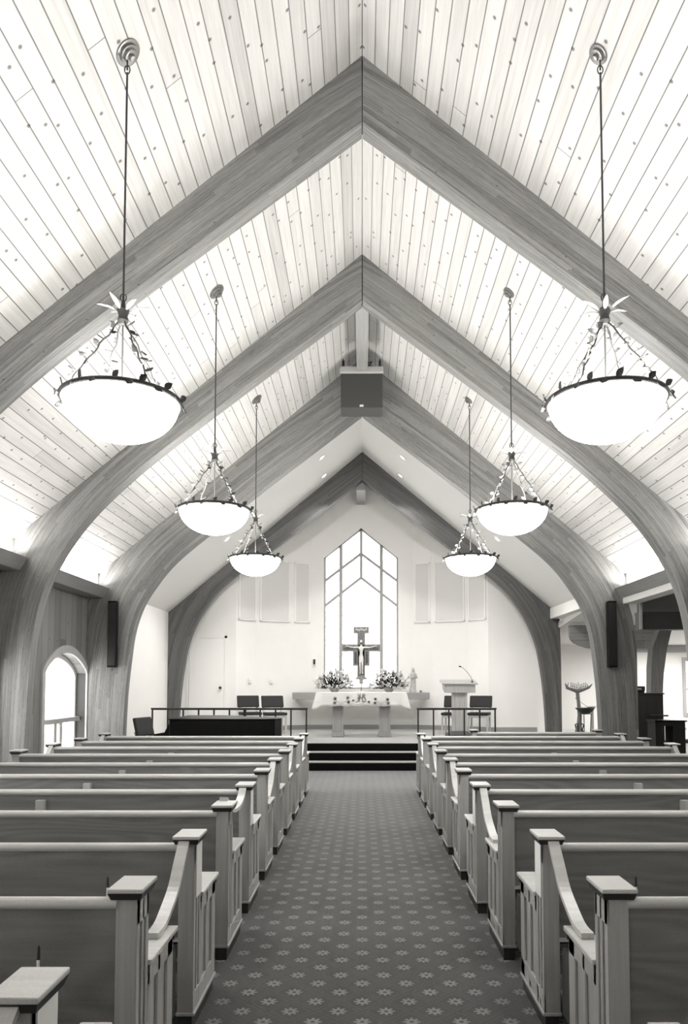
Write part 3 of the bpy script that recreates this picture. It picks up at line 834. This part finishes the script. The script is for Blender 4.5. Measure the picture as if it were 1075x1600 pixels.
# cloth
m = MB(); hx, y0, y1, zt = .965, -.35, .42, .952
per = []
def side(n, a, b):
    for i in range(n): per.append((a[0]+(b[0]-a[0])*i/n, a[1]+(b[1]-a[1])*i/n))
side(36, (-hx, y0), (hx, y0)); side(14, (hx, y0), (hx, y1)); side(36, (hx, y1), (-hx, y1)); side(14, (-hx, y1), (-hx, y0))
rows = 7; N = len(per); vs = []
for r in range(rows):
    f = r/(rows-1)
    for (x, y) in per:
        cx = max(0, 1-(hx-abs(x))/.11); cy = max(0, 1-min(abs(y-y0), abs(y-y1))/.11); cc = cx*cy
        drop = .285+.10*cc+.006*math.sin(x*23+y*9)
        fl = (.008+.085*cc)*f
        ox = math.copysign(1, x)*(fl if cx > .99 else fl*cx*.9); oy = (-1 if abs(y-y0) < abs(y-y1) else 1)*(fl if cy > .99 else fl*cy*.9)
        wv = .006*math.sin(x*17)*f*(1 if cy > .99 else 0)
        vs.append((x+ox, y+oy+wv, zt-drop*f))
fs = [(r*N+i, r*N+(i+1) % N, (r+1)*N+(i+1) % N, (r+1)*N+i) for r in range(rows-1) for i in range(N)]
fs.append(tuple(range(N-1, -1, -1)))
m.add(vs, fs)
cl = m.build('altar_cloth', 'cloth', smooth=True); cl.location = (-.02, 16.35, .45)
so = cl.modifiers.new('thick', 'SOLIDIFY'); so.thickness = .004; so.offset = 1
tag(cl, 'white altar cloth with pointed corners and embroidered vine leaves hanging over the altar', 'altar cloth')
yf = y0-.022
def stroke(m, pts, r): m.tube([(x, yf, z) for x, z in pts], r, 6)
m = MB()   # interlaced I H S monogram
stroke(m, [(-.075, .925), (-.05, .90), (-.055, .84), (-.07, .78), (-.10, .745), (-.115, .76)], .006)
stroke(m, [(-.02, .935), (-.03, .88), (-.035, .80), (-.05, .755)], .006)
stroke(m, [(.035, .935), (.025, .88), (.022, .82), (.03, .76), (.05, .75)], .006)
stroke(m, [(-.09, .835), (-.03, .855), (.03, .85), (.075, .865)], .005)
stroke(m, [(.085, .905), (.065, .92), (.045, .90), (.06, .865), (.09, .83), (.095, .785), (.07, .755), (.045, .775)], .007)
m.build('monogram', 'thread', cl)
def maple(m, x, z, r, a0=0):
    P = []
    for k in range(10):
        a = a0+k*PI/5; q = r if k % 2 == 0 else r*.42
        P.append((x+q*math.sin(a), z+q*math.cos(a)))
    m.prism(P, 1, yf-.002, yf+.012)
m = MB()
for x, z, r in ((-.56, .83, .045), (-.565, .735, .045), (-.29, .85, .04), (-.275, .76, .045), (-.17, .79, .03), (.16, .76, .032), (.30, .82, .042), (.29, .735, .045), (.56, .81, .045), (.575, .73, .045)):
    maple(m, x, z, r, random.uniform(-.4, .4))
m.build('embroidered_leaf', 'thread', cl)
m = MB()
for x0_ in (-.43, .43):
    for k in range(-3, 4):
        stroke(m, [(x0_, .70), (x0_+k*.025, .76), (x0_+k*.05, .80-.008*abs(k))], .003)
stroke(m, [(-.62+.04*i, .715+.012*math.sin(i*1.3)) for i in range(32)], .003)
m.build('embroidered_wheat', 'thread2', cl)

# shelf behind the altar
tag(MB().box(-1.68, 1.62, 17.98, 18.76, 1.22, 1.385).build('shelf', 'shelfwood', bevel=.01), 'long thick wooden shelf on the end wall under the pointed window', 'shelf')

# crucifix: stepped cross board with a carved figure
cr = empty('crucifix', (-.025, 18.08, 1.386), 0, 'ornate stepped crucifix with a pale figure, standing before the pointed window', 'crucifix')
P = [(-.045, .20), (-.045, .30), (-.15, .325), (-.13, .36), (-.10, .37), (-.10, .64), (-.205, .64), (-.205, .985), (-.47, .985), (-.47, 1.165), (-.10, 1.165), (-.10, 1.42), (-.19, 1.42), (-.19, 1.59)]
P = P+[(-x, z) for x, z in reversed(P)]
MB().prism(P, 1, -.02, .02).build('cross_board', 'iconframe', cr, bevel=.004)
m = MB()
for (a, b, c, d_) in ((-.165, .165, 1.445, 1.565), (-.078, .078, .40, 1.44), (-.445, .445, 1.01, 1.14), (-.178, .178, .665, 1.0)):
    m.box(a, b, -.026, -.021+.0005, c, d_)
m.build('painted_field', 'icon', cr)
m = MB()
for s in (-1, 1):
    m.box(s*.135-.022, s*.135+.022, -.034, -.027, .70, .92).ball((s*.135, -.032, .945), .02, .008, .022)
    for k in range(3): m.box(s*(.30+.05*k)-.012, s*(.30+.05*k)+.012, -.032, -.027, 1.03, 1.075)
m.build('side_figures', 'darkwood', cr)
m = MB()
for k in range(7): m.ball((-.12+.04*k, -.03, 1.51+.012*math.cos(k*2)), .016, .006, .03)
m.build('top_figures', 'petal2', cr)
# corpus: one skinned body
def skin_body(name, verts, edges, radii, mat, parent, sub=2):
    me = bpy.data.meshes.new(name); me.from_pydata(verts, edges, [])
    o = bpy.data.objects.new(name, me); COL.objects.link(o); o.parent = parent
    sk = o.modifiers.new('skin', 'SKIN'); sk.use_smooth_shade = True
    for i, r in enumerate(radii):
        me.skin_vertices[0].data[i].radius = (r, r) if not isinstance(r, tuple) else r
    me.skin_vertices[0].data[0].use_root = True
    s_ = o.modifiers.new('sub', 'SUBSURF'); s_.levels = sub; s_.render_levels = sub
    me.materials.append(M[mat]); return o
V = [(0, -.05, .86), (0, -.05, .95), (0, -.055, 1.06), (0, -.055, 1.13), (0, -.06, 1.165)]
E = [(0, 1), (1, 2), (2, 3), (3, 4)]; RR = [.045, .038, .052, .02, .018]
for s in (-1, 1):
    b0 = len(V); V += [(s*.075, -.05, 1.085), (s*.19, -.05, 1.075), (s*.29, -.045, 1.10), (s*.34, -.045, 1.115)]
    E += [(2, b0), (b0, b0+1), (b0+1, b0+2), (b0+2, b0+3)]; RR += [.024, .018, .013, .011]
    b1 = len(V); V += [(s*.03, -.05, .80), (s*.028, -.06, .64), (s*.022, -.05, .50), (s*.03, -.06, .44)]
    E += [(0, b1), (b1, b1+1), (b1+1, b1+2), (b1+2, b1+3)]; RR += [.034, .024, .015, .014]
    for f in range(5):
        n0 = len(V); ang = R(-28+14*f)
        V.append((s*(.34+.035*math.cos(ang)), -.045, 1.115+.035*math.sin(ang))); E.append((b0+3, n0)); RR.append(.0045)
body = skin_body('body', V, E, RR, 'skin', cr)
MB().ball((0, -.062, 1.225), .036, .034, .046, 14, 10).ball((0, -.098, 1.222), .006, .01, .012).ball((-.013, -.092, 1.235), .006, .004, .004).ball((.013, -.092, 1.235), .006, .004, .004).build('head', 'skin', body, smooth=True)
MB().lathe([(.001, 0), (.085, 0), (.085, .006), (.001, .006)], 28, (0, -.034, 1.225), mat=Matrix.Rotation(R(90), 3, 'X')).build('halo', 'frost', cr)
MB().ball((0, -.048, 1.235), .05, .03, .058, 14, 8).ball((0, -.072, 1.185), .024, .02, .024).build('hair', 'darkwood', body, smooth=True)
MB().lathe([(.052, .88), (.058, .83), (.055, .76), (.05, .72), (.001, .72)], 16, (0, -.05, 0), sy=.75).build('loincloth', 'cloth', body, smooth=True)
MB().tube([(0, 0, .0), (0, 0, .22)], .012, 10).lathe([(.001, 0), (.09, 0), (.085, .015), (.02, .03), (.012, .06)], 20).build('stand', 'steel', cr, smooth=True)

# flower arrangements
def bouquet(loc, seed, lab):
    rnd = random.Random(seed)
    e = empty('flower_arrangement', loc, 0, lab, 'flowers', 'matching flower arrangements on the shelf')
    MB().lathe([(.001, 0), (.07, 0), (.11, .05), (.12, .10), (.105, .10), (.09, .06), (.001, .03)], 20).build('bowl', 'stone', e, smooth=True)
    def pt(rmin, rmax):
        a = rnd.uniform(0, 2*PI); el = math.asin(rnd.uniform(-.12, .98)); r = rnd.uniform(rmin, rmax)
        return Vector((.44*r*math.cos(el)*math.cos(a), .24*r*math.cos(el)*math.sin(a), .12+.40*r*math.sin(el)+.0))
    for nm, mat, n, rm in (('foliage', 'leaf', 480, (.2, .92)), ('pale_foliage', 'leaf2', 150, (.6, 1.15)), ('white_sprays', 'petal', 110, (.8, 1.2))):
        m = MB()
        for _ in range(n):
            p = pt(*rm); d_ = (p-Vector((0, 0, .05))).normalized()+Vector((rnd.uniform(-.6, .6), rnd.uniform(-.6, .6), rnd.uniform(-.3, .6)))
            m.leaf(p, d_, (rnd.uniform(-1, 1), rnd.uniform(-1, 1), 1), rnd.uniform(.05, .10), rnd.uniform(.018, .035), .2, .0008)
        if nm == 'foliage':
            for _ in range(26):
                p = pt(.9, 1.1); m.tube([(0, 0, .06), p*.5+Vector((0, 0, .06)), p], .003, 5)
        o = m.build(nm, mat, e, fix=False)
        o['kind'] = 'stuff'
    blooms = []
    for kind in range(2):
        m = MB()
        for k in range(11):
            a = k*2.4; el = .25+.09*k
            m.leaf((0, 0, 0), (math.cos(a)*math.cos(el), math.sin(a)*math.cos(el), math.sin(el)), (0, 0, 1), .045 if kind == 0 else .032, .035, .5, .001)
        m.ball((0, 0, .008), .018 if kind == 0 else .010, n=8, m=5)
        blooms.append(m)
    protoB = [blooms[0].build('bloom', 'petal', e, smooth=True), blooms[1].build('bloom', 'petal2', e, smooth=True)]
    for i in range(52):
        o = protoB[i % 2] if i < 2 else protoB[(i % 5 == 0)].copy()
        if i >= 2: COL.objects.link(o); o.parent = e
        p = pt(.75, 1.05)
        if p.y > 0: p.y *= -.7 if rnd.random() < .7 else 1
        o.location = p; d_ = Vector((p.x*.8, p.y-.18, p.z*.6))
        o.rotation_euler = d_.to_track_quat('Z', 'Y').to_euler()
        s_ = rnd.uniform(1.1, 1.8); o.scale = (s_,)*3
bouquet((-.67, 18.22, 1.386), 11, 'round arrangement of white flowers on the shelf, left of the crucifix')
bouquet((.65, 18.22, 1.386), 23, 'round arrangement of white flowers on the shelf, between the crucifix and the statue')

# robed statue on the shelf
stt = empty('statue', (1.235, 18.2, 1.386), R(15), 'small pale statue of a robed standing figure at the right end of the shelf', 'statue')
m = MB()
prof = [(.085, 0), (.09, .02), (.075, .06), (.068, .18), (.062, .28), (.058, .34), (.07, .40), (.075, .44), (.06, .475), (.03, .495), (.024, .51)]
m.lathe([(.001, 0)]+prof+[(.001, .512)], 24, sy=.75)
for v in range(len(m.v)):
    x, y, z = m.v[v]
    if z < .38:
        a = math.atan2(y, x); f = 1+.09*math.sin(a*7+z*6); m.v[v] = (x*f, y*f, z)
bd = m.build('body', 'stone', stt, smooth=True)
for s in (-1, 1):
    MB().tube([(s*.068, 0, .44), (s*.088, -.03, .36), (s*.05, -.085, .35), (s*.012, -.10, .385)], [.026, .024, .018, .011], 10).build('arm', 'stone', stt, smooth=True)
MB().ball((0, -.008, .545), .033, .034, .042, 14, 10).ball((0, -.043, .542), .005, .008, .009).build('head', 'stone', stt, smooth=True)
MB().lathe([(.06, .38), (.062, .46), (.045, .52), (.043, .56), (.03, .595), (.001, .602)], 18, (0, .014, 0), sy=.8).build('veil', 'stone', stt, smooth=True)
tag(MB().lathe([(.001, 0), (.03, 0), (.032, .04), (.026, .045), (.001, .045)], 14, (1.42, 18.2, 1.386)).build('votive_cup', 'frost', smooth=True), 'tiny votive cup on the shelf right of the robed statue', 'cup')

# lectern with microphone
le = empty('lectern', (2.09, 16.25, .45), 0, 'oak pedestal lectern with a broad slanted top on the platform', 'lectern')
MB().prism([(-.22, 1.13), (.22, 1.20), (.22, 1.03), (-.22, .95)], 0, -.33, .33).build('desk', 'lightwood', le, bevel=.006)
MB().prism([(-.26, 1.125), (.26, 1.21), (.26, 1.235), (-.26, 1.15)], 0, -.385, .385).build('desk_top', 'midwood', le, bevel=.006)
m = MB().box(-.14, .14, -.12, .14, .10, 1.0)
for k in (-1, 1): m.box(k*.135-.03, k*.135+.03, -.15, -.09, .10, 1.0)
m.build('pedestal', 'lightwood', le, bevel=.005)
MB().add([(-.27, -.26, 0), (.27, -.26, 0), (.27, .26, 0), (-.27, .26, 0), (-.27, -.26, .06), (.27, -.26, .06), (.27, .26, .06), (-.27, .26, .06), (-.16, -.16, .13), (.16, -.16, .13), (.16, .17, .13), (-.16, .17, .13)],
         [(0, 3, 2, 1), (0, 1, 5, 4), (1, 2, 6, 5), (2, 3, 7, 6), (3, 0, 4, 7), (4, 5, 9, 8), (5, 6, 10, 9), (6, 7, 11, 10), (7, 4, 8, 11), (8, 9, 10, 11)]).build('base', 'darkwood', le, bevel=.006)
mi = empty('microphone', (2.37, 16.15, 1.62), 0, 'thin gooseneck microphone rising from the right side of the lectern top', 'microphone')
MB().lathe([(.001, 0), (.03, 0), (.028, .02), (.01, .03), (.01, .06)], 14).build('mount', 'blackm', mi, smooth=True)
MB().tube([tuple(q) for q in [Vector((0, 0, .05)), Vector((-.03, 0, .13)), Vector((-.10, 0, .22)), Vector((-.18, 0, .30)), Vector((-.245, 0, .345))]], .006, 8).build('gooseneck', 'steel', mi, smooth=True)
MB().tube([(-.235, 0, .34), (-.285, 0, .352)], [.013, .016], 10).build('microphone_head', 'blackm', mi, smooth=True)

# grand piano, keyboard at the left end
pi = empty('grand_piano', (0, 0, 0), 0, 'black grand piano with closed lid below the platform, left of the steps', 'piano')
O_ = [(-3.16, 12.28), (-2.5, 12.28), (-2.15, 12.36), (-1.9, 12.52), (-1.68, 12.66), (-1.48, 12.78), (-1.36, 12.95), (-1.34, 13.2), (-1.42, 13.42), (-1.60, 13.52), (-3.16, 13.72)]
# straight near side as seen from the pews
O_ = [(-3.16, 12.30), (-1.62, 12.30), (-1.44, 12.36), (-1.35, 12.52), (-1.36, 12.72), (-1.50, 12.88), (-1.75, 13.0), (-2.0, 13.2), (-2.2, 13.48), (-2.5, 13.68), (-3.16, 13.74)]
MB().prism(O_, 2, .66, 1.0).build('case', 'black', pi, bevel=.008)
cx_ = sum(p_[0] for p_ in O_)/len(O_); cy_ = sum(p_[1] for p_ in O_)/len(O_)
MB().prism([(cx_+(x-cx_)*1.012, cy_+(y-cy_)*1.02) for x, y in O_], 2, 1.003, 1.022).build('lid', 'black', pi, bevel=.004)
kb = MB().box(-3.42, -3.16, 12.31, 13.73, .66, .72).build('keyboard_bed', 'black', pi, bevel=.006)
MB().prism([(-3.42, .72), (-3.16, .72), (-3.16, .95), (-3.24, .80), (-3.42, .77)], 1, 12.31, 12.36).prism([(-3.42, .72), (-3.16, .72), (-3.16, .95), (-3.24, .80), (-3.42, .77)], 1, 13.68, 13.73).build('cheek', 'black', pi)
MB().box(-3.40, -3.22, 12.37, 13.67, .721, .742).build('white_keys', 'white', kb)
for (x, y) in ((-3.05, 12.5), (-3.05, 13.55), (-1.65, 12.6)): MB().tube([(x, y, 0), (x, y, .06), (x, y, .66)], [.03, .045, .07], 10).build('leg', 'black', pi, smooth=True)

# branch candle stand, bowl stand, reading stand at the right opening
cs = empty('candle_stand', (4.47, 15.5, .45), 0, 'driftwood candle stand with a forked branch holding small candles', 'candle stand')
MB().tube([(-.01, 0, 0), (.0, 0, .25), (.02, 0, .5), (.0, 0, .75), (-.02, 0, .98)], [.055, .05, .045, .035, .04], 10).tube([(-.02, 0, .82), (-.07, -.02, .85)], [.012, .010], 8).build('trunk', 'trunkwood', cs, smooth=True)
MB().tube([(-.27, 0, 1.15), (-.23, 0, 1.06), (-.14, 0, 1.03), (-.02, 0, .99), (.12, 0, 1.03), (.22, 0, 1.07), (.29, 0, 1.14)], [.010, .034, .034, .05, .032, .026, .008], 10).tube([(-.22, 0, 1.10), (-.20, 0, 1.17)], [.012, .005], 8).tube([(.2, 0, 1.09), (.17, 0, 1.15)], [.012, .005], 8).build('branch', 'trunkwood', cs, smooth=True)
for k in range(9):
    x = -.15+.0375*k; b = 1.045+abs(x)*.28-(.03 if k == 4 else 0); hh = .085 if k != 4 else .16
    o = MB().tube([(x, 0, b), (x, 0, b+hh)], .008, 8).build('candle', 'trunkwood', cs, smooth=True)
    MB().lathe([(.001, 0), (.013, 0), (.014, .02), (.009, .02)], 10, (x, 0, b-.004)).build('holder', 'blackm', o)
for a in (0, 2.1, 4.2):
    MB().tube([(.03*math.cos(a), .03*math.sin(a), .33), (.10*math.cos(a), .10*math.sin(a), .30), (.07*math.cos(a), .07*math.sin(a), .2), (.14*math.cos(a), .14*math.sin(a), 0)], .015, 8).build('leg', 'blackm', cs, smooth=True)
bs = empty('bowl_stand', (4.47, 15.05, .45), 0, 'wide dark bowl on a thin black metal stand before the candle stand', 'bowl stand')
MB().lathe([(.001, .53), (.06, .535), (.13, .58), (.185, .65), (.19, .655), (.175, .65), (.12, .60), (.001, .56)], 28).build('bowl', 'blackm', bs, smooth=True)
MB().lathe([(.185, .652), (.20, .656), (.20, .664), (.175, .662), (.185, .652)], 28).build('bowl_rim', 'steel', bs, smooth=True)
MB().tube([(.12*math.cos(t), .12*math.sin(t), .545) for t in [k*PI/10 for k in range(21)]], .007, 6, cap=False).build('ring', 'blackm', bs)
for a in (-.6, 1.5, 3.6):
    MB().tube([(.12*math.cos(a), .12*math.sin(a), .545), (.10*math.cos(a), .10*math.sin(a), .2), (.15*math.cos(a), .15*math.sin(a), 0)], .009, 8).build('leg', 'blackm', bs, smooth=True)
rs = empty('reading_stand', (4.88, 15.9, .45), 0, 'slim grey reading stand with a flat top beside the third right arch leg', 'stand')
MB().box(-.12, .18, -.12, .12, .655, .675).build('top', 'panel', rs)
MB().prism([(-.12, .66), (.06, .66), (.0, .58), (-.04, .58)], 1, -.03, .03).build('bracket', 'blackm', rs)
MB().box(-.035, .015, -.02, .02, 0, .60).build('post', 'mullion', rs)
MB().tube([(-.12, 0, .665), (-.26, 0, .76)], .005, 6).build('stay', 'steel', rs)

# dark cabinet and desk in the side aisle
up = empty('tall_cabinet', (5.27, 13.75, 0), 0, 'tall dark brown wooden cabinet standing behind the third right arch leg', 'cabinet')
MB().box(-.28, .25, .0, .40, 0, 1.40).build('body', 'darkwood', up, bevel=.006)
MB().box(-.30, .27, -.02, .42, 1.40, 1.425).build('top', 'darkwood', up, bevel=.004)
MB().box(-.02, .30, -.10, .0, 1.0, 1.03).build('ledge', 'darkwood', up, bevel=.004)
MB().box(-.2, .2, -.008, .0, .15, .9).build('door', 'darkwood', up, bevel=.004)
o = MB().box(5.02, 5.21, 13.8, 13.95, 1.46, 1.55).build('small_box', 'grille', bevel=.004)
tag(o, 'small grey box with a white label lying on top of the tall dark cabinet', 'box')
MB().box(5.05, 5.14, 13.793, 13.799, 1.49, 1.515).build('paper_label', 'card', o)
MB().box(5.03, 5.2, 13.81, 13.94, 1.426, 1.46).build('foot', 'blackm', o)
dk = empty('writing_desk', (5.36, 13.25, 0), 0, 'low black wooden desk with an open kneehole in front of the tall cabinet', 'desk')
MB().box(-.28, .28, -.22, .22, .935, .962).build('top', 'black', dk, bevel=.004)
MB().box(.05, .26, -.18, .18, 0, .935).build('drawer_side', 'blackf', dk)
MB().box(-.26, -.10, -.18, .18, 0, .935).build('side_panel', 'blackf', dk)
MB().box(-.10, .05, -.18, .18, .86, .935).box(-.10, .05, -.18, .18, .3, .40).build('rail', 'blackf', dk)
# heater under the aisle window
ht = empty('baseboard_heater', (9.2, 20.1, 0), 0, 'white slotted heater along the aisle wall under the far right window', 'heater')
MB().box(-.78, .75, -.08, .068, .12, .46).build('casing', 'white', ht, bevel=.01)
m = MB()
for k in range(20): m.box(-.74+k*.075, -.70+k*.075, -.085, -.081, .36, .43)
m.build('slots', 'mullion', ht)

# ------------------------------------------------------------------ trees beyond the pointed window
def tree(x, y, h, seed, lab):
    rnd = random.Random(seed); e = empty('tree', (x, y, 0), 0, lab, 'tree')
    m = MB().tube([(0, 0, 0), (.1, 0, h*.35), (-.1, .1, h*.7), (.05, 0, h)], [.16, .12, .07, .02], 8)
    tips = []
    for _ in range(26):
        z = rnd.uniform(.25, .95)*h; a = rnd.uniform(0, 2*PI); L = rnd.uniform(.8, 2.0)*(1.1-z/h*.6)
        p = Vector((0, 0, z)); q = p+Vector((math.cos(a)*L*.5, math.sin(a)*L*.5, L*.25)); r = p+Vector((math.cos(a)*L, math.sin(a)*L, L*.6))
        m.tube([p, q, r], [.04, .025, .008], 5); tips += [q, r, (q+r)/2]
    m.build('trunk', 'bark', e)
    m = MB()
    for t in tips:
        for _ in range(16):
            p = t+Vector((rnd.gauss(0, .3), rnd.gauss(0, .3), rnd.gauss(0, .25)))
            m.leaf(p, (rnd.uniform(-1, 1), rnd.uniform(-1, 1), rnd.uniform(-1, .3)), (rnd.uniform(-1, 1), rnd.uniform(-1, 1), 1), rnd.uniform(.06, .12), .05, .2, .001)
    o = m.build('foliage', 'foliage', e, fix=False); o['kind'] = 'stuff'
tree(-1.6, 27, 5.4, 5, 'pale leafy tree outside, left side of the pointed window')
tree(1.9, 29, 6.2, 9, 'pale leafy tree outside, right side of the pointed window')
